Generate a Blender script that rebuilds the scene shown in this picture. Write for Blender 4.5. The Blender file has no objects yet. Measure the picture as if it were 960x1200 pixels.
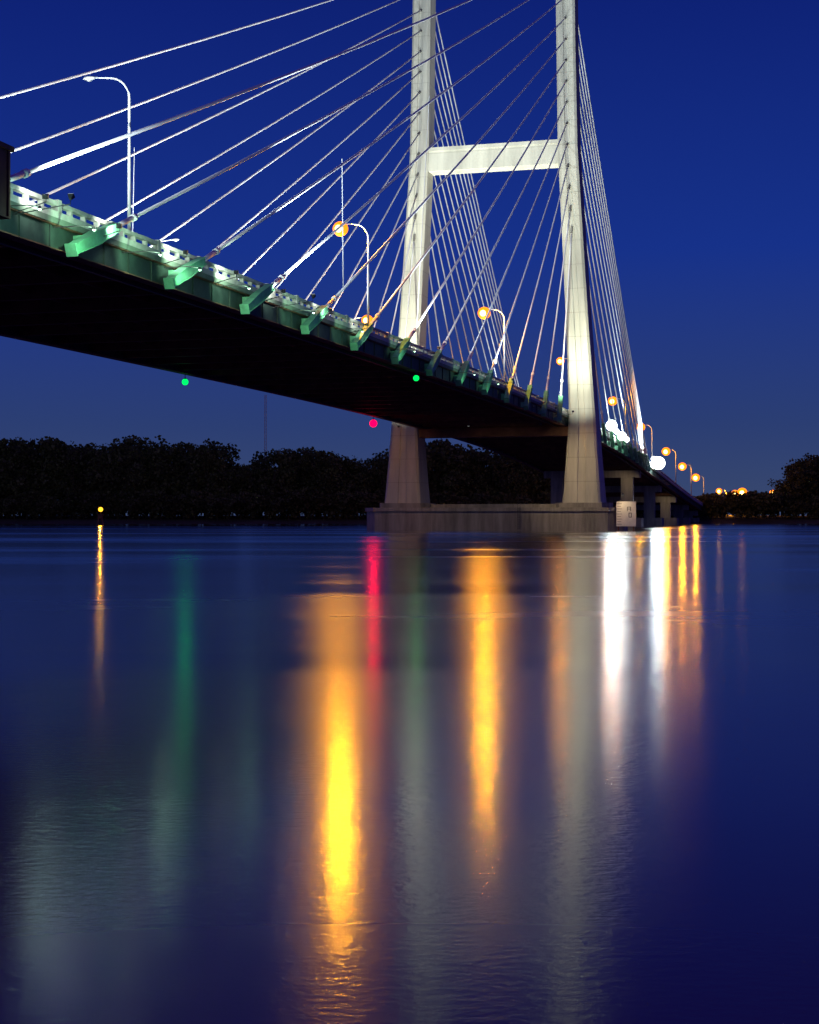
import bpy, math, random
from mathutils import Vector, Matrix
random.seed(7)
sc = bpy.context.scene
sc.view_settings.view_transform = 'Standard'
sc.view_settings.look = 'None'
sc.view_settings.exposure = 0

# ---------------------------------------------------------------- materials
def new_mat(name):
    m = bpy.data.materials.new(name); m.use_nodes = True
    nt = m.node_tree
    return m, nt, nt.nodes['Principled BSDF']

def surf(name, col, rough=0.7, var=0.25, scale=0.5, metallic=0.0, bump=0.0, streak=False, spec=0.4):
    m, nt, b = new_mat(name)
    tc = nt.nodes.new('ShaderNodeTexCoord')
    mp = nt.nodes.new('ShaderNodeMapping')
    mp.inputs['Scale'].default_value = (1, 1, 0.12 if streak else 1)
    nz = nt.nodes.new('ShaderNodeTexNoise')
    nz.inputs['Scale'].default_value = scale
    nz.inputs['Detail'].default_value = 6
    nz.inputs['Roughness'].default_value = 0.65
    rp = nt.nodes.new('ShaderNodeValToRGB')
    rp.color_ramp.elements[0].position = 0.3
    rp.color_ramp.elements[1].position = 0.7
    rp.color_ramp.elements[0].color = tuple(c*(1-var) for c in col)+(1,)
    rp.color_ramp.elements[1].color = tuple(min(1, c*(1+var)) for c in col)+(1,)
    nt.links.new(tc.outputs['Object'], mp.inputs['Vector'])
    nt.links.new(mp.outputs['Vector'], nz.inputs['Vector'])
    nt.links.new(nz.outputs['Fac'], rp.inputs['Fac'])
    nt.links.new(rp.outputs['Color'], b.inputs['Base Color'])
    b.inputs['Roughness'].default_value = rough
    b.inputs['Metallic'].default_value = metallic
    b.inputs['Specular IOR Level'].default_value = spec
    if bump:
        n2 = nt.nodes.new('ShaderNodeTexNoise'); n2.inputs['Scale'].default_value = scale*6
        n2.inputs['Detail'].default_value = 4
        bp = nt.nodes.new('ShaderNodeBump'); bp.inputs['Strength'].default_value = bump
        bp.inputs['Distance'].default_value = 0.1
        nt.links.new(tc.outputs['Object'], n2.inputs['Vector'])
        nt.links.new(n2.outputs['Fac'], bp.inputs['Height'])
        nt.links.new(bp.outputs['Normal'], b.inputs['Normal'])
    return m

def emit(name, col, strength):
    m, nt, b = new_mat(name)
    b.inputs['Base Color'].default_value = (0.01, 0.01, 0.01, 1)
    b.inputs['Specular IOR Level'].default_value = 0.0
    b.inputs['Roughness'].default_value = 1.0
    b.inputs['Emission Color'].default_value = tuple(col)+(1,)
    b.inputs['Emission Strength'].default_value = strength
    return m

M_conc = surf('tower_concrete', (0.44, 0.43, 0.37), 0.8, 0.28, 0.35, streak=True, bump=0.3)
# horizontal pour joints on the tower concrete
nt = M_conc.node_tree; bs = nt.nodes['Principled BSDF']
tcx = nt.nodes.new('ShaderNodeTexCoord'); sxx = nt.nodes.new('ShaderNodeSeparateXYZ')
nt.links.new(tcx.outputs['Object'], sxx.inputs['Vector'])
md = nt.nodes.new('ShaderNodeMath'); md.operation = 'FRACT'
mu = nt.nodes.new('ShaderNodeMath'); mu.operation = 'MULTIPLY'; mu.inputs[1].default_value = 0.22
lt = nt.nodes.new('ShaderNodeMath'); lt.operation = 'LESS_THAN'; lt.inputs[1].default_value = 0.035
nt.links.new(sxx.outputs['Z'], mu.inputs[0]); nt.links.new(mu.outputs[0], md.inputs[0]); nt.links.new(md.outputs[0], lt.inputs[0])
mxx = nt.nodes.new('ShaderNodeMix'); mxx.data_type = 'RGBA'; mxx.blend_type = 'MULTIPLY'
src = bs.inputs['Base Color'].links[0].from_socket
sc_ = nt.nodes.new('ShaderNodeMath'); sc_.operation = 'MULTIPLY'; sc_.inputs[1].default_value = 0.3
nt.links.new(lt.outputs[0], sc_.inputs[0]); nt.links.new(sc_.outputs[0], mxx.inputs[0])
nt.links.new(src, mxx.inputs[6]); mxx.inputs[7].default_value = (0.35, 0.33, 0.3, 1)
nt.links.new(mxx.outputs[2], bs.inputs['Base Color'])

M_pier = surf('pier_concrete', (0.26, 0.245, 0.22), 0.85, 0.45, 0.6, streak=True, bump=0.5)
M_rail = surf('parapet_concrete', (0.48, 0.48, 0.43), 0.75, 0.25, 1.2)
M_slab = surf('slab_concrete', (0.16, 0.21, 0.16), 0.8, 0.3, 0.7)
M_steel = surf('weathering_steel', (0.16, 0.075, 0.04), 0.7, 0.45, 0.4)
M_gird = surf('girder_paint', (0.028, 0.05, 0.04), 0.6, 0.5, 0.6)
M_green = surf('green_steel_paint', (0.16, 0.46, 0.26), 0.5, 0.3, 0.9)
M_cable = surf('cable_sheath', (0.80, 0.81, 0.81), 0.5, 0.1, 0.3)
M_tie = surf('tie_cable_steel', (0.35, 0.36, 0.38), 0.5, 0.1, 0.3)
M_pole = surf('galvanised_pole', (0.50, 0.51, 0.51), 0.45, 0.1, 1.0, metallic=0.2)
M_head = surf('lamp_housing', (0.3, 0.3, 0.3), 0.5, 0.1, 2.0)
M_dark = surf('dark_metal', (0.07, 0.07, 0.07), 0.5, 0.2, 2.0)
M_asph = surf('asphalt', (0.05, 0.05, 0.05), 0.85, 0.3, 1.5)
M_paint = surf('road_paint', (0.75, 0.75, 0.72), 0.6, 0.1, 2.0)
M_ypaint = surf('yellow_paint', (0.7, 0.5, 0.06), 0.6, 0.1, 2.0)
M_ground = surf('ground_soil', (0.07, 0.075, 0.04), 0.95, 0.5, 0.08)
M_board = surf('board_white', (0.75, 0.74, 0.68), 0.6, 0.1, 1.0)
M_sod = emit('sodium_glow', (1.0, 0.20, 0.004), 2.6)  # orange emission for the oversized globes that imitate lamp glare
M_core = emit('sodium_glow_core', (1.0, 0.66, 0.16), 9.0)  # brighter middle of the imitated lamp glare
M_hal = emit('halide_glare', (0.9, 1.0, 0.95), 12.0)  # white emission for the balls that imitate floodlight glare
M_flens = emit('flood_lens', (0.9, 1.0, 0.95), 1.5)
M_off = surf('dark_lens', (0.3, 0.3, 0.3), 0.2, 0.05, 2.0)
M_sl = emit('green_fill_lens', (0.55, 1.0, 0.65), 6.0)  # glow of the added green fill fixtures
M_red = emit('red_lens', (1.0, 0.0, 0.04), 4.0)
M_grn = emit('green_lens', (0.0, 1.0, 0.12), 1.5)
M_amb = emit('amber_lens', (1.0, 0.40, 0.02), 3.0)

# ---------------------------------------------------------------- helpers
A = math.radians(15.4)
D = Vector((math.sin(A), math.cos(A), 0)); N = Vector((math.cos(A), -math.sin(A), 0))
C = Vector((16.4, 295.4, 0))
def P(s, u, z): return C + D*s + N*u + Vector((0, 0, z))
ZP = [(-500, 20.6), (-300, 21.3), (-206, 21.7), (-127, 22.1), (-60, 22.2), (0, 21.7), (60, 20.3), (100, 18.5), (144, 15.9),
      (212, 11.9), (268, 8.8), (330, 5.9), (420, 4.0), (520, 3.2), (900, 3.2)]
def zlin(s):
    for (a, za), (b, zb) in zip(ZP, ZP[1:]):
        if s <= b: return za+(zb-za)*(s-a)/(b-a)
    return ZP[-1][1]
def zr(s): return sum(zlin(s+k*7) for k in range(-4, 5))/9.0

def empty(name, loc):
    e = bpy.data.objects.new(name, None); e.location = loc
    e.empty_display_size = 1
    sc.collection.objects.link(e); return e
def adopt(o, root):
    if root is not None:
        o.parent = root
        o.matrix_parent_inverse = Matrix.Translation(-Vector(root.location))

class B:
    def __init__(self, name, mat, root=None, smooth=False):
        self.v = []; self.f = []; self.name = name; self.mat = mat; self.root = root; self.smooth = smooth
    def quad8(self, p):
        i = len(self.v); self.v += [tuple(q) for q in p]
        for f in ((0,3,2,1),(4,5,6,7),(0,1,5,4),(1,2,6,5),(2,3,7,6),(3,0,4,7)):
            self.f.append(tuple(i+k for k in f))
    def box(self, s0, s1, u0, u1, z0, z1, slope=False):
        if slope:
            a, b = zr(s0), zr(s1)
            self.quad8([P(s0,u0,a+z0),P(s1,u0,b+z0),P(s1,u1,b+z0),P(s0,u1,a+z0),P(s0,u0,a+z1),P(s1,u0,b+z1),P(s1,u1,b+z1),P(s0,u1,a+z1)])
        else:
            self.quad8([P(s0,u0,z0),P(s1,u0,z0),P(s1,u1,z0),P(s0,u1,z0),P(s0,u0,z1),P(s1,u0,z1),P(s1,u1,z1),P(s0,u1,z1)])
    def wbox(self, c, sx, sy, sz, rot=0):
        c = Vector(c); R = Matrix.Rotation(rot, 3, 'Z')
        pts = []
        for z in (-sz/2, sz/2):
            for x, y in ((-sx/2,-sy/2),(sx/2,-sy/2),(sx/2,sy/2),(-sx/2,sy/2)):
                pts.append(c + R @ Vector((x,y,z)))
        self.quad8(pts)
    def ring(self, rings, caps=True):
        n = len(rings[0]); i0 = len(self.v)
        for r in rings: self.v += [tuple(q) for q in r]
        for k in range(len(rings)-1):
            for j in range(n):
                a = i0+k*n+j; b = i0+k*n+(j+1)%n
                self.f.append((a, b, b+n, a+n))
        if caps:
            self.f.append(tuple(i0+j for j in reversed(range(n))))
            self.f.append(tuple(i0+(len(rings)-1)*n+j for j in range(n)))
    def tube(self, pts, rad, n=8):
        pts = [Vector(p) for p in pts]
        if not isinstance(rad, (list, tuple)): rad = [rad]*len(pts)
        rings = []
        for k, p in enumerate(pts):
            t = (pts[min(k+1, len(pts)-1)] - pts[max(k-1, 0)]).normalized()
            up = Vector((0, 0, 1)) if abs(t.z) < 0.95 else D
            x = t.cross(up).normalized(); y = t.cross(x).normalized()
            rings.append([p + (x*math.cos(2*math.pi*j/n)+y*math.sin(2*math.pi*j/n))*rad[k] for j in range(n)])
        self.ring(rings)
    def sphere(self, c, r, seg=12, rg=8, sc3=(1,1,1)):
        c = Vector(c); rings = []
        for a in range(1, rg):
            ph = math.pi*a/rg
            rings.append([c+Vector((r*sc3[0]*math.sin(ph)*math.cos(2*math.pi*j/seg), r*sc3[1]*math.sin(ph)*math.sin(2*math.pi*j/seg), r*sc3[2]*math.cos(ph))) for j in range(seg)])
        self.ring(rings)
    def make(self):
        me = bpy.data.meshes.new(self.name)
        off = Vector(self.root.location) if self.root else Vector((0,0,0))
        me.from_pydata([tuple(Vector(v)-off) for v in self.v], [], self.f)
        me.materials.append(self.mat); me.update()
        if self.smooth:
            for p in me.polygons: p.use_smooth = True
        o = bpy.data.objects.new(self.name, me)
        sc.collection.objects.link(o)
        if self.root: o.parent = self.root
        return o

def lamp(kind, name, pos, power, col, radius, root=None, target=None, angle=90, blend=0.8):
    l = bpy.data.lights.new(name, kind); l.energy = power; l.color = col
    l.shadow_soft_size = radius
    o = bpy.data.objects.new(name, l); o.location = pos
    if kind == 'SPOT':
        l.spot_size = math.radians(angle); l.spot_blend = blend
        d = (Vector(target)-Vector(pos)).normalized()
        o.rotation_euler = d.to_track_quat('-Z', 'Y').to_euler()
    sc.collection.objects.link(o); adopt(o, root)
    return o

SOD = (1.0, 0.36, 0.002); HAL = (0.95, 1.0, 0.80); COOL = (0.80, 0.95, 1.0)

# ---------------------------------------------------------------- bridge
bridge = empty('cable_stayed_bridge', C)
HW = 14.6
S0, S1 = -330, 345
step = 7.62
svals = []
s = S0
while s < S1: svals.append(s); s += step
slab = B('deck_slab', M_slab, bridge); road = B('roadway', M_asph, bridge)
gird = B('edge_girders', M_gird, bridge); fb = B('floor_beams', M_steel, bridge)
stf = B('girder_stiffeners', M_gird, bridge); bfl = B('girder_flanges', M_steel, bridge)
rail = B('parapets', M_rail, bridge)
mark = B('lane_markings', M_paint, bridge); ymark = B('edge_lines', M_ypaint, bridge)
drain = B('utility_pipes', M_dark, bridge)
def sweep(b, u0, u1, z0, z1, ss=None):
    rings = []
    for q in (ss or svals+[svals[-1]+step]):
        z = zr(q)
        rings.append([P(q,u0,z+z0),P(q,u1,z+z0),P(q,u1,z+z1),P(q,u0,z+z1)])
    b.ring(rings)
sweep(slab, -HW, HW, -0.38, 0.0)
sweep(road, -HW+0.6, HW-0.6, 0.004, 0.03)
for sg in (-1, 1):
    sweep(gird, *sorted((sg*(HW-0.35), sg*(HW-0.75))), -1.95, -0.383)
    sweep(bfl, *sorted((sg*(HW-0.1), sg*(HW-1.1))), -2.03, -1.953)
    sweep(bfl, *sorted((sg*(HW-0.1), sg*(HW-1.1))), -0.46, -0.384)
    sweep(rail, *sorted((sg*HW, sg*(HW-0.45))), 0.003, 0.42)
    sweep(rail, *sorted((sg*(HW-0.02), sg*(HW-0.42))), 0.80, 1.08)
    sweep(ymark, *sorted((sg*(HW-1.6), sg*(HW-1.75))), 0.034, 0.036)
q = S0+0.5
k = 0
while q < S1:
    for sg in (-1, 1):
        a, b_ = sorted((sg*(HW-0.05), sg*(HW-0.39)))
        w = 0.55 if k % 4 == 0 else 0.22
        rail.box(q, q+w, a, b_, 0.423, 0.797 , slope=True)
        if k % 4 == 0:
            rail.box(q, q+0.5, *sorted((sg*(HW+0.03), sg*(HW-0.48))), 0.424, 1.2, slope=True)
    q += 1.905; k += 1
for q in svals:
    z = zr(q)
    fb.box(q-0.12, q+0.12, -HW+0.8, HW-0.8, z-1.7, z-0.386)
    fb.box(q-0.25, q+0.25, -HW+1.2, HW-1.2, z-1.77, z-1.703)
    for sg in (-1, 1):
        for kk in (0, 3.81):
            zz = zr(q+kk)
            stf.box(q+kk-0.02, q+kk+0.02, *sorted((sg*(HW-0.345), sg*(HW-0.26))), zz-1.94, zz-0.47)
for u in (-7, 0, 7): sweep(fb, u-0.12, u+0.12, -1.3, -0.39)
sweep(drain, HW-2.6, HW-2.3, -2.0, -1.7)
for u in (-3.6, -7.2, 3.6, 7.2):
    q = S0
    while q < S1-4:
        mark.box(q, q+3, u-0.07, u+0.07, 0.034, 0.037, slope=True); q += 12
med = B('median_barrier', M_rail, bridge)
sweep(med, -0.3, 0.3, 0.033, 0.85)
for b in (slab, road, gird, fb, stf, bfl, rail, mark, ymark, drain, med): b.make()

eb = B('anchor_housing', M_steel, bridge)
eb.box(-213.5, -207.6, HW+0.05, HW+1.0, 20.2, 24.2)
eb.box(-213.7, -207.4, HW-0.0, HW+1.15, 24.2, 24.5)
for k in range(5): eb.box(-213.2+k*1.3, -213.05+k*1.3, HW+1.003, HW+1.12, 20.3, 24.15)
eb.make()

LEG = [(4.0, 17.4, 7.4, 8.5), (7, 17.4, 6.9, 8.0), (14, 17.35, 5.9, 7.0), (22, 17.3, 4.9, 6.2), (40, 16.3, 4.2, 5.6), (56, 15.4, 3.95, 5.2),
       (72, 14.5, 3.75, 5.0), (92, 14.15, 3.6, 4.8), (112, 13.9, 3.6, 4.8)]
def legc(z):
    for a, b in zip(LEG, LEG[1:]):
        if z <= b[0]:
            t = (z-a[0])/(b[0]-a[0]); return [a[i]+(b[i]-a[i])*t for i in range(4)]
    return list(LEG[-1])
tw = B('tower_legs', M_conc, bridge)
for sg in (-1, 1):
    rings = []
    for kz in range(0, 37):
        z = 4+kz*3
        _, u, w, l = legc(z); u *= sg; c = 0.42
        h, m = w/2, l/2
        sec = [(-h,-m+c),(-h+c,-m),(-h*0.25,-m),(-h*0.2,-m+0.22),(h*0.2,-m+0.22),(h*0.25,-m),(h-c,-m),(h,-m+c),(h,m-c),(h-c,m),(-h+c,m),(-h,m-c)]
        rings.append([P(b_, u+a, z) for a, b_ in sec])
    tw.ring(rings)
    _, u, w, l = legc(112)
    tw.box(-l/2-0.2, l/2+0.2, sg*u-w/2-0.2, sg*u+w/2+0.2, 112.003, 113.0)
tw.make()
cb = B('tower_crossbeam', M_conc, bridge)
cb.box(-1.9, 1.9, -13.2, 13.2, 69.4, 73.2)
cb.box(-2.15, 2.15, -13.15, 13.15, 73.203, 73.9)
cb.make()
cb2 = B('deck_level_crossbeam', M_steel, bridge)
cb2.box(-1.6, 1.6, -15.2, 15.2, 17.9, 19.6)
cb2.make()
pb = B('pier_base', M_pier, bridge)
def hexa(b, s_half, u0, u1, nose, z0, z1):
    sec = [(-s_half, u0+nose), (-s_half, u1-nose), (-s_half*0.45, u1), (s_half*0.45, u1), (s_half, u1-nose), (s_half, u0+nose), (s_half*0.45, u0), (-s_half*0.45, u0)]
    b.ring([[P(a, u, z0) for a, u in sec], [P(a, u, z1) for a, u in sec]])
hexa(pb, 6.0, -24.9, 25.2, 2.6, -3, 3.6)
hexa(pb, 6.35, -25.2, 25.5, 2.7, 3.6, 4.3)
for sg in (-1, 1):
    u = sg*17.4
    hexa(pb, 5.2, u-5.0, u+5.0, 1.0, 4.303, 5.2)
pb.box(-1.2, 1.2, -13, 13, 4.303, 5.0)
pb.make()
lad = B('pier_ladder', M_dark, bridge)
for du in (-0.25, 0.25): lad.box(-6.45, -6.37, 6+du-0.03, 6+du+0.03, 0.2, 5.2)
for i in range(14): lad.box(-6.44, -6.38, 5.75, 6.25, 0.4+i*0.33, 0.45+i*0.33)
lad.make()

# cables
cab = B('stay_cables', M_cable, bridge, smooth=True)
gp = B('cable_guide_pipes', M_cable, bridge, smooth=True)
out = B('anchor_outriggers', M_green, bridge)
slv = B('tower_anchor_sleeves', M_pier, bridge)
UE = HW+0.55
front = [-211+15.1*i for i in range(14)]
nf = len(front)
def cable(sa, sg, ztop, sdir):
    zt = ztop; _, u, w, l = legc(zt)
    a = P(sa, sg*UE, zr(sa)-0.6)
    top = P(sdir*(l/2-0.1), sg*u, zt)
    L = (top-a).length
    sag = L*0.0045
    pts = []
    for i in range(9):
        t = i/8; p = a.lerp(top, t); p.z -= 4*sag*t*(1-t)
        pts.append(p)
    cab.tube(pts, 0.135, 8)
    d = (pts[1]-pts[0]).normalized()
    g0 = a+d*2.0
    gp.tube([g0, g0+d*4.2], 0.2, 8)
    gp.tube([g0+d*4.2, g0+d*4.7], [0.27, 0.27], 8)
    slv.tube([top-d*1.3, top+d*0.2], 0.24, 8)
    side = N*sg
    upv = d.cross(side).normalized()
    if upv.z < 0: upv = -upv
    h0, h1, t = 0.28, 0.42, 0.24
    lim = (1.35 if sg > 0 else 0.6)
    back = min(3.6, lim/d.z)
    e0, em, e1 = a-d*back, a, a+d*3.4
    rings = []
    for e, h in ((e0, h0), (em, h1), (e1, 0.24)):
        rings.append([e-side*t-upv*h, e+side*t-upv*h, e+side*t+upv*h, e-side*t+upv*h])
    out.ring(rings)
    pe = e0-d*0.1
    out.ring([[pe-side*.4-upv*.42, pe+side*.4-upv*.42, pe+side*.4+upv*.42, pe-side*.4+upv*.42],
              [e0-side*.4-upv*.42, e0+side*.4-upv*.42, e0+side*.4+upv*.42, e0-side*.4+upv*.42]])
    for sgn in (-1, 1):
        r2 = []
        for e, h in ((e0, h0), (em, h1), (e1, 0.24)):
            c0 = e+upv*sgn*(h+0.003); c1 = e+upv*sgn*(h+0.05)
            r2.append([c0-side*.36, c0+side*.36, c1+side*.36, c1-side*.36])
        out.ring(r2)
    z = zr(sa)
    for ds in (-1.2, 0.9):
        zc = (a+d*ds).z
        out.box(sa+ds-0.15, sa+ds+0.15, *sorted((sg*(HW-0.34), sg*(UE-0.2))), max(zc-0.5, z-1.9), min(zc+0.4, z-0.05))
    return a, top
fc = {}
for sg in (-1, 1):
    for i, sa in enumerate(front):
        fc[(sg, i)] = cable(sa, sg, 108.5-i*(108.5-57)/(nf-1), -1)
    back = [124, 121.5, 119, 116.5, 112, 105, 97, 88, 77, 66, 54, 42, 28, 15]
    for i, sa in enumerate(back):
        cable(sa, sg, 108.5-i*(108.5-57)/(nf-1), 1)
tie = B('cable_cross_ties', M_tie, bridge)
for sg, lst in ((-1, ((2, .30, 5, .06),)), (1, ((2, .22, 4, .06), (2, .42, 6, .06)))):
    for (i0, t0, i1, t1) in lst:
        pa = fc[(sg, i0)]; pb_ = fc[(sg, i1)]
        tie.tube([pa[0].lerp(pa[1], t0), pb_[0].lerp(pb_[1], t1)], 0.05, 5)
for b in (cab, gp, out, slv, tie): b.make()

pr = B('approach_piers', M_pier, bridge)
for sp in (124, 176, 222, 266, 305):
    z = zr(sp)
    pr.box(sp-1.3, sp+1.3, -13.0, 13.0, z-4.0, z-2.1)
    for u in (-9.5, 9.5):
        pr.box(sp-1.1, sp+1.1, u-1.6, u+1.6, -3, z-4.003)
    pr.box(sp-2.4, sp+2.4, -13.5, 13.5, -3, 2.2)
for sp in (-262,):
    z = zr(sp)
    pr.box(sp-1.5, sp+1.5, -13.0, 13.0, z-4.2, z-2.1)
    for u in (-9.5, 9.5): pr.box(sp-1.3, sp+1.3, u-1.8, u+1.8, -3, z-4.203)
pr.make()
ab = B('abutment', M_pier, bridge)
ab.box(338, 350, -HW-1, HW+1, 0, zr(344)-0.4)
for sg in (-1, 1):
    ab.quad8([P(318, sg*(HW+1.0), 0), P(350, sg*(HW+1.0), 0), P(350, sg*(HW+1.6), 0), P(318, sg*(HW+1.6), 0),
              P(318, sg*(HW+1.0), 3.0), P(350, sg*(HW+1.0), zr(350)), P(350, sg*(HW+1.6), zr(350)), P(318, sg*(HW+1.6), 3.0)])
ab.make()

# ---------------------------------------------------------------- street lamps
def street_lamp(s, side, lit=True, power=3000, height=12.4, pos=None, inward=None, gr=0.8):
    if pos is None:
        base = P(s, side*(HW-0.75), zr(s)+0.03); inw = -N*side
    else:
        base = Vector(pos); inw = inward
    root = empty('street_lamp', base)
    pl = B('pole', M_pole, root, smooth=True)
    h = height; pts = [base, base+Vector((0,0,h*0.5)), base+Vector((0,0,h-1.6))]
    rad = [0.15, 0.12, 0.095]
    for k in range(1, 7):
        a = k/6*math.radians(82)
        pts.append(base+Vector((0,0,h-1.6))+inw*(1.6*(1-math.cos(a)))+Vector((0,0,1.6*math.sin(a))))
        rad.append(0.09-0.004*k)
    e = pts[-1]+inw*1.3+Vector((0,0,0.12)); pts.append(e); rad.append(0.055)
    pl.tube(pts, rad, 8)
    pl.tube([base, base+Vector((0,0,0.5))], 0.24, 8)
    pl.make()
    hd = B('luminaire_head', M_head, root, smooth=True)
    sd = inw.cross(Vector((0,0,1)))
    rings = []
    for t, w, hh in ((0, .07, .06), (.15, .16, .12), (.5, .22, .17), (.8, .18, .13), (0.95, .06, .05)):
        c = e+inw*t
        rings.append([c+sd*(w*math.cos(j*math.pi/4))+Vector((0,0,hh*math.sin(j*math.pi/4))) for j in range(8)])
    hd.ring(rings); hd.make()
    lp = e+inw*0.5+Vector((0,0,-0.22))
    if lit:
        ln = B('glow_globe', M_sod, root, smooth=True)
        gc = lp-Vector((0,0,gr*0.35))
        ln.sphere(gc, gr, 18, 14, (1, 1, 0.95)); ln.make()  # globe far larger than the luminaire, stands in for its glow
        cr = B('glow_core', M_core, root, smooth=True)
        cr.sphere(gc-D*gr*0.66-Vector((0,0,gr*0.1)), gr*0.52, 14, 10); cr.make()  # hot centre of the glow, set on the viewed side
        lamp('POINT', 'sodium_light', lp-Vector((0,0,gr*1.4+0.5)), power, SOD, 0.3, root)
    else:
        ln = B('lens', M_off, root, smooth=True)
        ln.sphere(lp+Vector((0,0,0.08)), 0.17, 10, 8, (1, 1, 0.6)); ln.make()
    return root
street_lamp(-188, 1, lit=False)
street_lamp(-129, 1, power=13000, gr=0.85)
street_lamp(-57, 1, power=13000, gr=1.0)
street_lamp(12, 1, power=1500)
for s in (87, 144, 212, 268, 324): street_lamp(s, 1, power=6500, gr=1.0+0.0018*s)
street_lamp(-125, -1, lit=False)
street_lamp(-49, -1, power=6500, height=13, gr=0.95)
street_lamp(30, -1, power=1500); street_lamp(178, -1, power=2000); street_lamp(300, -1, power=2000)
def gp_px(x, Y): return (x-480)/1800*Y
for x, Y, g in ((851, 700, 1.4), (869, 760, 1.8), (878, 720, 2.3), (913, 740, 1.3)):
    street_lamp(0, 1, pos=(gp_px(x, Y), Y, 3.0), inward=-N, power=24000, height=12.0, gr=g)

# ---------------------------------------------------------------- floodlights
def floodlight(pos, target, power, col, angle=80, radius=0.3, burst=0, blend=0.9, arm=None, br=0.6):
    root = empty('floodlight', pos)
    pos = Vector(pos); d = (Vector(target)-pos).normalized()
    side = d.cross(Vector((0,0,1))).normalized(); up = side.cross(d).normalized()
    bx = B('housing', M_dark, root)
    rings = []
    for t, w, h in ((-0.22, .08, .07), (0.0, .17, .14), (0.08, .2, .16)):
        c = pos+d*t
        rings.append([c-side*w-up*h, c+side*w-up*h, c+side*w+up*h, c-side*w+up*h])
    bx.ring(rings)
    pts = [pos-d*0.1, pos-d*0.15-Vector((0,0,0.35))]
    if arm is not None: pts.append(Vector(arm))
    bx.tube(pts, 0.035, 6)
    bx.make()
    gl = B('lens', M_flens, root)
    c = pos+d*0.09
    gl.ring([[c-side*.16-up*.13, c+side*.16-up*.13, c+side*.16+up*.13, c-side*.16+up*.13],
             [c+d*.03-side*.16-up*.13, c+d*.03+side*.16-up*.13, c+d*.03+side*.16+up*.13, c+d*.03-side*.16+up*.13]])
    gl.make()
    lamp('SPOT', 'flood_beam', pos+d*0.6, power, col, radius, root, target, angle, blend)
    if burst:
        b2 = B('glare_ball', M_hal, root, smooth=True)
        b2.sphere(pos+Vector((0,0,0.75)), br, 14, 10); b2.make()  # emissive ball larger than the fixture, stands in for its glare
        lamp('POINT', 'flood_spill', pos+Vector((0,0,0.75))-D*(br+.5), burst, COOL, 0.4, root)
    return root
def edge_flood(s, sg, target, power, col, angle, dz=-0.3, off=1.5, **kw):
    return floodlight(P(s, sg*(HW+off), zr(s)+dz), target, power, col, angle, arm=P(s, sg*(HW-0.3), zr(s)+min(-0.5, dz-0.9)), **kw)
for sg, kq in ((-1, 1.0), (1, 0.85)):
    edge_flood(-24, sg, P(-3, sg*16.2, 42), 72000*kq, HAL, 75)
    edge_flood(-36, sg, P(-2, sg*14.5, 84), 105000*kq, HAL, 48)
    edge_flood(24, sg, P(3, sg*16.2, 45), 40000, HAL, 80)
    edge_flood(-15, sg, P(-3, sg*17.0, 28), 8000, HAL, 80, off=3.0)  # extra fill added to brighten the leg just above the deck
    floodlight(P(-12, 6*sg, 23.2), P(-1, 0, 71), 20000, HAL, 60, arm=P(-12, 6*sg, 21.8))
    for s, pw in ((-212, 80000), (-175, 95000), (-135, 95000), (-95, 75000), (-60, 35000)):  # unseen median lamps added to wash the cables evenly
        floodlight(P(s, sg*1.0, zr(s)+2.0), P(s+22, sg*15.3, zr(s)+26), pw, COOL, 104, arm=P(s, sg*0.2, zr(s)+0.9))
    for s, pw in ((-205, 50000), (-160, 60000), (-115, 56000), (-72, 36000)):  # outboard lamps added so the cables show against the sky
        edge_flood(s, sg, P(s+24, sg*15.3, 58), pw, COOL, 104, dz=0.2, off=3.6)
    for s, pw in ((75, 40000), (112, 60000)):
        edge_flood(s, sg, P(s-45, sg*15.2, 62), pw, COOL, 95, dz=1.0)
edge_flood(46, 1, P(5, 16, 60), 6000, COOL, 70, dz=1.2, burst=3000, br=1.2)
edge_flood(54, 1, P(5, 16, 60), 3000, COOL, 70, dz=0.6, burst=300, br=0.6)
edge_flood(63, 1, P(5, 16, 60), 4000, COOL, 70, dz=0.3, burst=900, br=1.0)
edge_flood(72, 1, P(5, 16, 60), 3000, COOL, 70, dz=0.3, burst=300, br=0.6)
edge_flood(128, 1, P(90, 16, 50), 4000, COOL, 70, dz=0.6, burst=500, br=0.7)
edge_flood(140, 1, P(90, 16, 50), 12000, COOL, 70, dz=0.6, burst=5000, br=1.8)
WARM = (1.0, 0.72, 0.38)
for sg, pw, c in ((-1, 2000, (1.0, 0.48, 0.15)), (1, 7500, WARM)):  # under-deck lamps added to warm and brighten the leg bases
    floodlight(P(-22, sg*13, 18.9), P(-4, sg*17.4, 9), pw, c, 75, arm=P(-22, sg*13.7, 19.7))
floodlight(P(-22, 0, 18.9), P(-6, 2, 2), 2600, WARM, 110, arm=P(-22, 0, 19.9))
floodlight(P(116, HW-1, 14.4), P(124, 6, 6), 900, WARM, 110, arm=P(116, HW-0.8, 15.6))
floodlight(P(214, HW-1, 9.0), P(222, 6, 3), 600, WARM, 110, arm=P(214, HW-0.8, 9.8))

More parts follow.
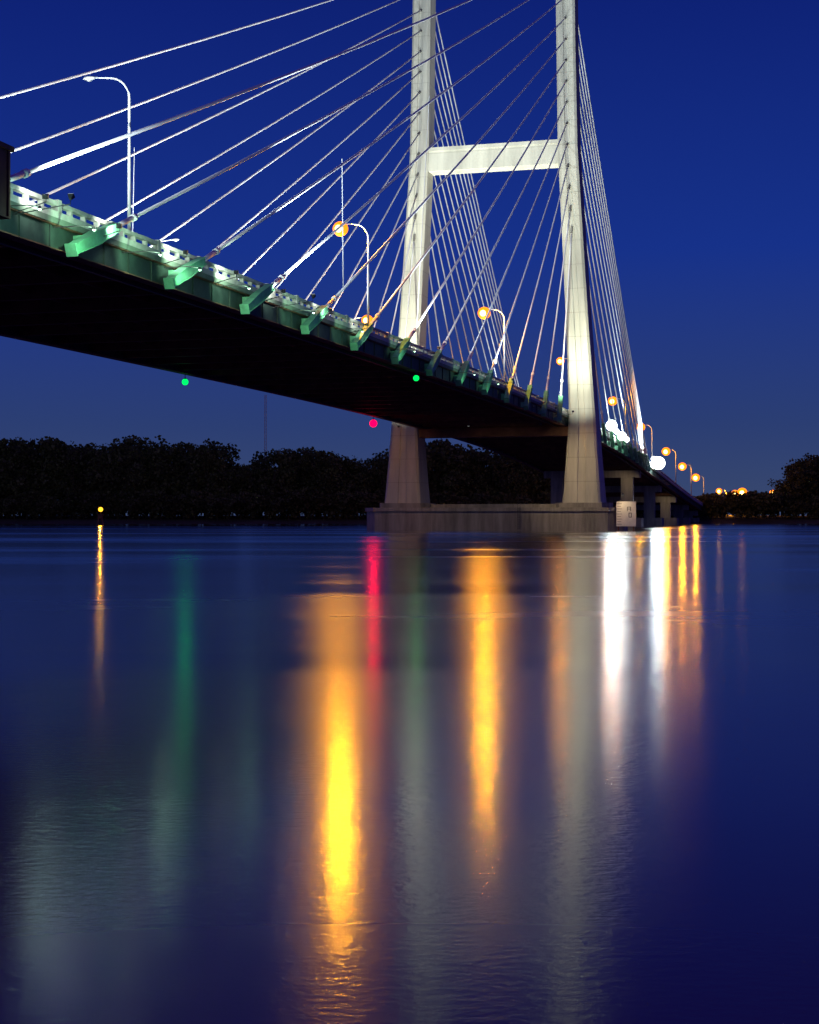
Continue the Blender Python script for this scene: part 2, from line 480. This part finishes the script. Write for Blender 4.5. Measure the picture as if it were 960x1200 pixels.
def green_fill_light(s, pw, col, spill):  # added fixture: greens the outriggers, weak point gives a water streak
    pos = P(s, HW+2.6, zr(s)-1.0)
    root = empty('green_fill_light', pos)
    b = B('bracket', M_dark, root)
    b.tube([P(s, HW-0.3, zr(s)-0.6), P(s, HW+1.8, zr(s)-0.6), pos+Vector((0,0,0.25))], 0.04, 6)
    b.tube([pos+Vector((0,0,0.3)), pos+Vector((0,0,0.12))], [0.05, 0.15], 10)
    b.make()
    l = B('lens', M_sl, root, smooth=True); l.sphere(pos+Vector((0,0,0.12)), 0.1); l.make()
    if spill: lamp('POINT', 'streak_light', pos-Vector((0,0,0.15)), spill, col, 0.15, root)
    lamp('SPOT', 'green_fill_beam', pos-Vector((0,0,0.1))-D*0.2, pw, col, 0.1, root, P(s+3, HW, zr(s)), 150, 0.5)
GW = (0.5, 1.0, 0.62)
green_fill_light(-207, 350, (0.5, 1.0, 0.8), 30)
for s, pw, sp in ((-200, 650, 0), (-190, 550, 40), (-183, 500, 0), (-173, 500, 30), (-157, 380, 0), (-142, 250, 0), (-122, 120, 0), (-92, 110, 20), (-77, 110, 0)):
    green_fill_light(s, pw, GW, sp)
for s, pw in ((-205, 700), (-195, 620), (-184, 620), (-174, 540), (-163, 480), (-150, 360), (-138, 240)):  # lamps added to whiten the near parapet
    edge_flood(s, 1, P(s+3, HW-0.4, zr(s)+0.8), pw, (0.88, 1.0, 0.88), 150, dz=0.3, off=1.9)

# ---------------------------------------------------------------- navigation lights
def nav(s, u, mat, col, pw, r=0.36):
    z = zr(s)-2.05
    root = empty('navigation_light', P(s, u, z))
    b = B('hanger', M_dark, root)
    b.tube([P(s,u,z), P(s,u,z-0.45)], 0.05, 6); b.tube([P(s,u,z-0.4), P(s,u,z-0.55)], [0.1, 0.26], 10); b.make()
    l = B('lens', mat, root, smooth=True); l.sphere(P(s,u,z-0.5-r), r, 12, 8); l.make()
    p = P(s,u,z-0.9-2*r)
    lamp('SPOT', 'signal', p, pw, col, 0.2, root, p-D*4-Vector((0,0,1.6)), 100, 0.6)
nav(-114, -HW+0.3, M_grn, (0.0, 1.0, 0.12), 70, 0.4)
nav(-111, HW-0.2, M_grn, (0.0, 1.0, 0.12), 45)
nav(-33.5, -HW+0.3, M_red, (1.0, 0.0, 0.03), 900, 0.65)

mk = empty('channel_marker', (gp_px(118, 480), 480, 0))
b = B('pile', M_steel, mk)
x0, y0 = gp_px(118, 480), 480
for dx, dy in ((-.8,-.5),(.8,-.5),(0,.9)):
    b.tube([(x0+dx*1.6, y0+dy*1.6, -2), (x0+dx*.5, y0+dy*.5, 3.2)], 0.22, 8)
b.wbox((x0, y0, 3.3), 1.8, 1.8, 0.25); b.tube([(x0, y0, 3.4), (x0, y0, 4.3)], 0.12, 8); b.make()
b = B('dayboard', M_steel, mk); b.wbox((x0, y0-0.95, 2.6), 1.1, 0.06, 1.0); b.make()
b = B('lens', M_amb, mk, smooth=True); b.sphere((x0, y0, 4.9), 0.75); b.make()
am = (x0, y0-1.1, 4.9)
lamp('SPOT', 'amber_light', am, 2600, (1, .42, .02), 0.25, mk, (x0, y0-10, 4.4), 120)

gb_c = P(-5.2, 25.9, 3.1)
gbr = empty('clearance_gauge_board', gb_c)
b = B('panel', M_board, gbr); b.wbox(gb_c, 3.6, 0.15, 4.6); b.make()
b = B('markings', M_dark, gbr)
for i in range(9):
    b.wbox(gb_c+Vector((-1.3, -0.085, -1.9+i*0.47)), 0.7 if i % 2 else 1.0, 0.01, 0.07)
for sx, sz, w, h in ((0.2, .9, .12, .8), (.55, 1.25, .6, .12), (.55, .9, .6, .12), (.82, .9, .12, .8), (.5, -.2, .12, .8), (.75, .15, .5, .12), (.95, -.2, .12, .8), (.75, -.6, .5, .12)):
    b.wbox(gb_c+Vector((sx, -0.087, sz)), w, 0.012, h)
b.make()
b = B('posts', M_steel, gbr)
for dx in (-1.4, 1.4): b.tube([gb_c+Vector((dx, .25, -4)), gb_c+Vector((dx, .25, 2.2))], 0.14, 8)
b.make()
floodlight(gb_c+Vector((-1, -2.6, 3.6)), gb_c, 300, WARM, 100, arm=gb_c+Vector((-1, 0.2, 2.2)))

# ---------------------------------------------------------------- water
m, nt, bs = new_mat('river_water')
outn = [n for n in nt.nodes if n.type == 'OUTPUT_MATERIAL'][0]
nt.nodes.remove(bs)
tc = nt.nodes.new('ShaderNodeTexCoord')
def noise(scale, vec, detail=3, rough=0.5):
    mp = nt.nodes.new('ShaderNodeMapping'); mp.inputs['Scale'].default_value = vec
    n = nt.nodes.new('ShaderNodeTexNoise'); n.inputs['Scale'].default_value = scale
    n.inputs['Detail'].default_value = detail; n.inputs['Roughness'].default_value = rough
    nt.links.new(tc.outputs['Object'], mp.inputs['Vector']); nt.links.new(mp.outputs['Vector'], n.inputs['Vector'])
    return n
n1 = noise(1.0, (7, 12.0, 1), 4, 0.6)
n2 = noise(1.0, (0.4, 0.9, 1), 2)
n3 = noise(1.0, (0.010, 0.040, 1), 4, 0.6)
b1 = nt.nodes.new('ShaderNodeBump'); b1.inputs['Distance'].default_value = 0.0026; b1.inputs['Strength'].default_value = 1.0
b2 = nt.nodes.new('ShaderNodeBump'); b2.inputs['Distance'].default_value = 0.003; b2.inputs['Strength'].default_value = 1.0
nt.links.new(n1.outputs['Fac'], b1.inputs['Height']); nt.links.new(n2.outputs['Fac'], b2.inputs['Height'])
nt.links.new(b2.outputs['Normal'], b1.inputs['Normal'])
def rough_range(lo, hi):
    mr = nt.nodes.new('ShaderNodeMapRange'); mr.interpolation_type = 'SMOOTHSTEP'
    mr.inputs['From Min'].default_value = 0.36; mr.inputs['From Max'].default_value = 0.66
    mr.inputs['To Min'].default_value = lo; mr.inputs['To Max'].default_value = hi
    nt.links.new(n3.outputs['Fac'], mr.inputs['Value']); return mr
def gloss(lo, hi):
    g = nt.nodes.new('ShaderNodeBsdfGlossy'); g.distribution = 'BECKMANN'
    g.inputs['Color'].default_value = (1, 1, 1, 1)
    nt.links.new(rough_range(lo, hi).outputs['Result'], g.inputs['Roughness']); nt.links.new(b1.outputs['Normal'], g.inputs['Normal'])
    return g
g1 = gloss(0.11, 0.19); g2 = gloss(0.21, 0.29)
gm = nt.nodes.new('ShaderNodeMixShader'); gm.inputs['Fac'].default_value = 0.38
nt.links.new(g1.outputs['BSDF'], gm.inputs[1]); nt.links.new(g2.outputs['BSDF'], gm.inputs[2])
df = nt.nodes.new('ShaderNodeBsdfDiffuse'); df.inputs['Color'].default_value = (0.12, 0.05, 0.11, 1)
fr = nt.nodes.new('ShaderNodeFresnel'); fr.inputs['IOR'].default_value = 1.34
mx = nt.nodes.new('ShaderNodeMixShader')
nt.links.new(fr.outputs['Fac'], mx.inputs['Fac']); nt.links.new(df.outputs['BSDF'], mx.inputs[1]); nt.links.new(gm.outputs['Shader'], mx.inputs[2])
nt.links.new(mx.outputs['Shader'], outn.inputs['Surface'])
me = bpy.data.meshes.new('water')
me.from_pydata([(-3000, -200, 0), (3000, -200, 0), (3000, 900, 0), (-3000, 900, 0)], [], [(0, 1, 2, 3)])
me.materials.append(m)
wo = bpy.data.objects.new('water', me); sc.collection.objects.link(wo)

# ---------------------------------------------------------------- ground
def bank_y(x): return 575 + 18*math.sin(x*0.011) + 8*math.sin(x*0.043+1) + (max(0, x-60)*-0.1)
gv = []; gf = []
xs = [-9000, -4000, -2000, -1000] + [-900+i*20 for i in range(91)] + [1000, 2000, 4000, 9000]
prof = [(-900, -4), (-60, -4), (-8, -0.8), (0, 0.1), (6, 1.2), (18, 2.4), (60, 3.0), (400, 3.2), (2500, 4), (14000, 5)]
for x in xs:
    for dy, z in prof:
        gv.append((x, bank_y(max(-900, min(900, x)))+dy, z + (random.uniform(-.25, .25) if -8 < dy < 100 else 0)))
np_ = len(prof)
for i in range(len(xs)-1):
    for j in range(np_-1):
        a = i*np_+j; gf.append((a, a+np_, a+np_+1, a+1))
me = bpy.data.meshes.new('ground'); me.from_pydata(gv, [], gf); me.materials.append(M_ground)
for p in me.polygons: p.use_smooth = True
go = bpy.data.objects.new('ground', me); sc.collection.objects.link(go)
rd = B('approach_road', M_asph)
rg = []
for q in range(345, 900, 15):
    z = max(zr(q), 3.3)
    rg.append([P(q, -HW-6, 2.5), P(q, HW+6, 2.5), P(q, HW, z), P(q, -HW, z)])
rd.ring(rg); rd.make()

# ---------------------------------------------------------------- trees
mleaf, nt, bs = new_mat('foliage')
oi = nt.nodes.new('ShaderNodeTexCoord')
nz = nt.nodes.new('ShaderNodeTexNoise'); nz.inputs['Scale'].default_value = 0.35
nt.links.new(oi.outputs['Object'], nz.inputs['Vector'])
rp = nt.nodes.new('ShaderNodeValToRGB')
rp.color_ramp.elements[0].position = 0.35; rp.color_ramp.elements[0].color = (0.03, 0.036, 0.014, 1)
rp.color_ramp.elements[1].position = 0.65; rp.color_ramp.elements[1].color = (0.11, 0.12, 0.05, 1)
nt.links.new(nz.outputs['Fac'], rp.inputs['Fac']); nt.links.new(rp.outputs['Color'], bs.inputs['Base Color'])
bs.inputs['Roughness'].default_value = 0.9; bs.inputs['Specular IOR Level'].default_value = 0.1
M_bark = surf('bark', (0.06, 0.045, 0.03), 0.9, 0.3, 2.0)
def tree_mesh(name, H, R, seed):
    r = random.Random(seed)
    bb = B(name, M_bark)
    bb.tube([(0,0,-0.5), (r.uniform(-.3,.3),0,H*.3), (r.uniform(-.6,.6),r.uniform(-.6,.6),H*.8)], [H*.02, H*.015, H*.004], 6)
    clumps = []
    for k in range(11):
        a = r.uniform(0, 6.28); zz = H*r.uniform(.28, .9); rr = R*r.uniform(.3, .85)*(1-abs(zz/H-.55)*.9)
        e = Vector((rr*math.cos(a), rr*math.sin(a), zz)); st = Vector((0,0,zz*.62))
        bb.tube([st, (st+e)/2+Vector((0,0,.4)), e], [H*.008, H*.005, .04], 4)
        clumps.append((e, R*r.uniform(.3, .52)))
    clumps.append((Vector((0,0,H*.9)), R*.4)); clumps.append((Vector((0,0,H*.6)), R*.55))
    nb = len(bb.f)
    for c, cr in clumps:
        for _ in range(95):
            v = Vector((r.gauss(0,1), r.gauss(0,1), r.gauss(0,1))).normalized()*cr*(r.random()**.4)
            v.z *= .8; p = c+v
            s_ = r.uniform(.3, .75)
            a = Vector((r.uniform(-1,1), r.uniform(-1,1), r.uniform(-1,1))).normalized()*s_
            b_ = a.cross(Vector((r.uniform(-1,1), r.uniform(-1,1), r.uniform(-1,1)))).normalized()*s_*.8
            i = len(bb.v); bb.v += [tuple(p-a), tuple(p-b_), tuple(p+a), tuple(p+b_)]; bb.f.append((i,i+1,i+2,i+3))
    me = bpy.data.meshes.new(name); me.from_pydata(bb.v, [], bb.f)
    me.materials.append(M_bark); me.materials.append(mleaf)
    for k in range(nb, len(me.polygons)): me.polygons[k].material_index = 1
    return me
TM = [tree_mesh('tree_form', 24, 8.5, 11), tree_mesh('tree_form', 26, 7.5, 12), tree_mesh('tree_form', 21, 9.5, 13), tree_mesh('tree_form', 23, 8, 14), tree_mesh('bush_form', 9, 6.5, 15)]
trees = empty('distant_trees', (0, 600, 0))
def put(mi, x, y, sc_, z=2.6):
    o = bpy.data.objects.new('tree' if mi < 4 else 'shrub', TM[mi])
    o.location = (x, y-600, z); o.scale = (sc_*random.uniform(.9,1.15), sc_*random.uniform(.9,1.15), sc_)
    o.rotation_euler = (0, 0, random.uniform(0, 6.28)); sc.collection.objects.link(o); o.parent = trees
TOP = [(-200, 512), (0, 514), (60, 512), (110, 518), (160, 512), (215, 522), (245, 516), (272, 538), (300, 548), (325, 522), (370, 528), (410, 536), (440, 535),
       (500, 516), (560, 524), (620, 522), (650, 530), (700, 548), (740, 560), (800, 578), (860, 588), (905, 585), (925, 548), (945, 534), (1000, 528), (1200, 520)]
def top(px):
    for (a, ya), (b, yb) in zip(TOP, TOP[1:]):
        if a <= px <= b: return ya+(yb-ya)*(px-a)/(b-a)
    return 530
px = -190
while px < 1190:
    for row, Yd in enumerate((18, 34, 52)):
        pxx = px+random.uniform(-6, 6)
        x = gp_px(pxx, 600); Y = bank_y(x)+Yd+random.uniform(-5, 5); x = gp_px(pxx, Y)
        rel = Vector((x, Y, 0))-C
        if abs(rel.dot(N)) < 24: continue
        Hh = 2.5+(606-top(pxx)+random.uniform(-12, 5))/1800*Y - 2.6
        mi = random.randrange(4)
        if Hh < 7: put(4, x, Y, max(.35, Hh/9))
        else: put(mi, x, Y, Hh/(24, 26, 21, 23)[mi]*.97)
    x = gp_px(px, 590); put(4, x, bank_y(x)+9, random.uniform(.6, 1.1), 1.6)
    x = gp_px(px+6, 590); put(4, x, bank_y(x)+13, random.uniform(.6, 1.2), 1.8)
    px += 13

mc = Vector((gp_px(311, 760), 760, 3))
mast = empty('radio_mast', mc)
b = B('lattice', M_pole, mast)
Hm = 60
for k in range(3):
    a = k*2.094
    b.tube([mc+Vector((.7*math.cos(a), .7*math.sin(a), 0)), mc+Vector((.5*math.cos(a), .5*math.sin(a), Hm))], 0.13, 5)
for i in range(40):
    for k in range(3):
        a, c = k*2.094, (k+1)*2.094
        b.tube([mc+Vector((.66*math.cos(a), .66*math.sin(a), i*1.5)), mc+Vector((.66*math.cos(c), .66*math.sin(c), i*1.5+1.5))], 0.05, 4)
b.make()

# ---------------------------------------------------------------- sky
w = bpy.data.worlds.new('World'); sc.world = w; w.use_nodes = True
nt = w.node_tree; bg = nt.nodes['Background']
sky = nt.nodes.new('ShaderNodeTexSky'); sky.sky_type = 'NISHITA'; sky.sun_disc = False
sky.sun_elevation = math.radians(-4); sky.sun_rotation = math.radians(250)
tc = nt.nodes.new('ShaderNodeTexCoord'); sx = nt.nodes.new('ShaderNodeSeparateXYZ')
nt.links.new(tc.outputs['Generated'], sx.inputs['Vector'])
rp = nt.nodes.new('ShaderNodeValToRGB')
els = rp.color_ramp.elements
els[0].position = 0.0; els[0].color = (0.042, 0.066, 0.15, 1)
els[1].position = 1.0; els[1].color = (0.035, 0.008, 0.12, 1)
for p, c in ((0.06, (0.024, 0.048, 0.17)), (0.17, (0.008, 0.031, 0.25)), (0.32, (0.004, 0.015, 0.175)), (0.5, (0.020, 0.009, 0.15))):
    e = els.new(p); e.color = c+(1,)
nt.links.new(sx.outputs['Z'], rp.inputs['Fac'])
ms = nt.nodes.new('ShaderNodeMix'); ms.data_type = 'RGBA'; ms.blend_type = 'ADD'
ms.inputs[0].default_value = 0.02
nt.links.new(rp.outputs['Color'], ms.inputs[6]); nt.links.new(sky.outputs['Color'], ms.inputs[7])
nt.links.new(ms.outputs[2], bg.inputs['Color']); bg.inputs['Strength'].default_value = 1.0
sun = bpy.data.lights.new('dusk_fill', 'SUN'); sun.energy = 0.05; sun.angle = math.radians(10); sun.color = (1.0, 0.85, 0.8)  # weak fill from behind the camera, added to lift the foliage
so = bpy.data.objects.new('dusk_fill', sun); so.rotation_euler = (math.radians(72), 0, math.radians(-25)); sc.collection.objects.link(so)

# ---------------------------------------------------------------- camera
cd = bpy.data.cameras.new('camera'); cd.sensor_fit = 'VERTICAL'; cd.sensor_height = 36; cd.sensor_width = 36; cd.lens = 54
cd.clip_end = 30000; cd.clip_start = 0.1
co = bpy.data.objects.new('camera', cd); co.location = (0, 0, 2.5)
co.rotation_euler = (math.radians(90)+math.atan(6/1800), 0, 0)
sc.collection.objects.link(co); sc.camera = co
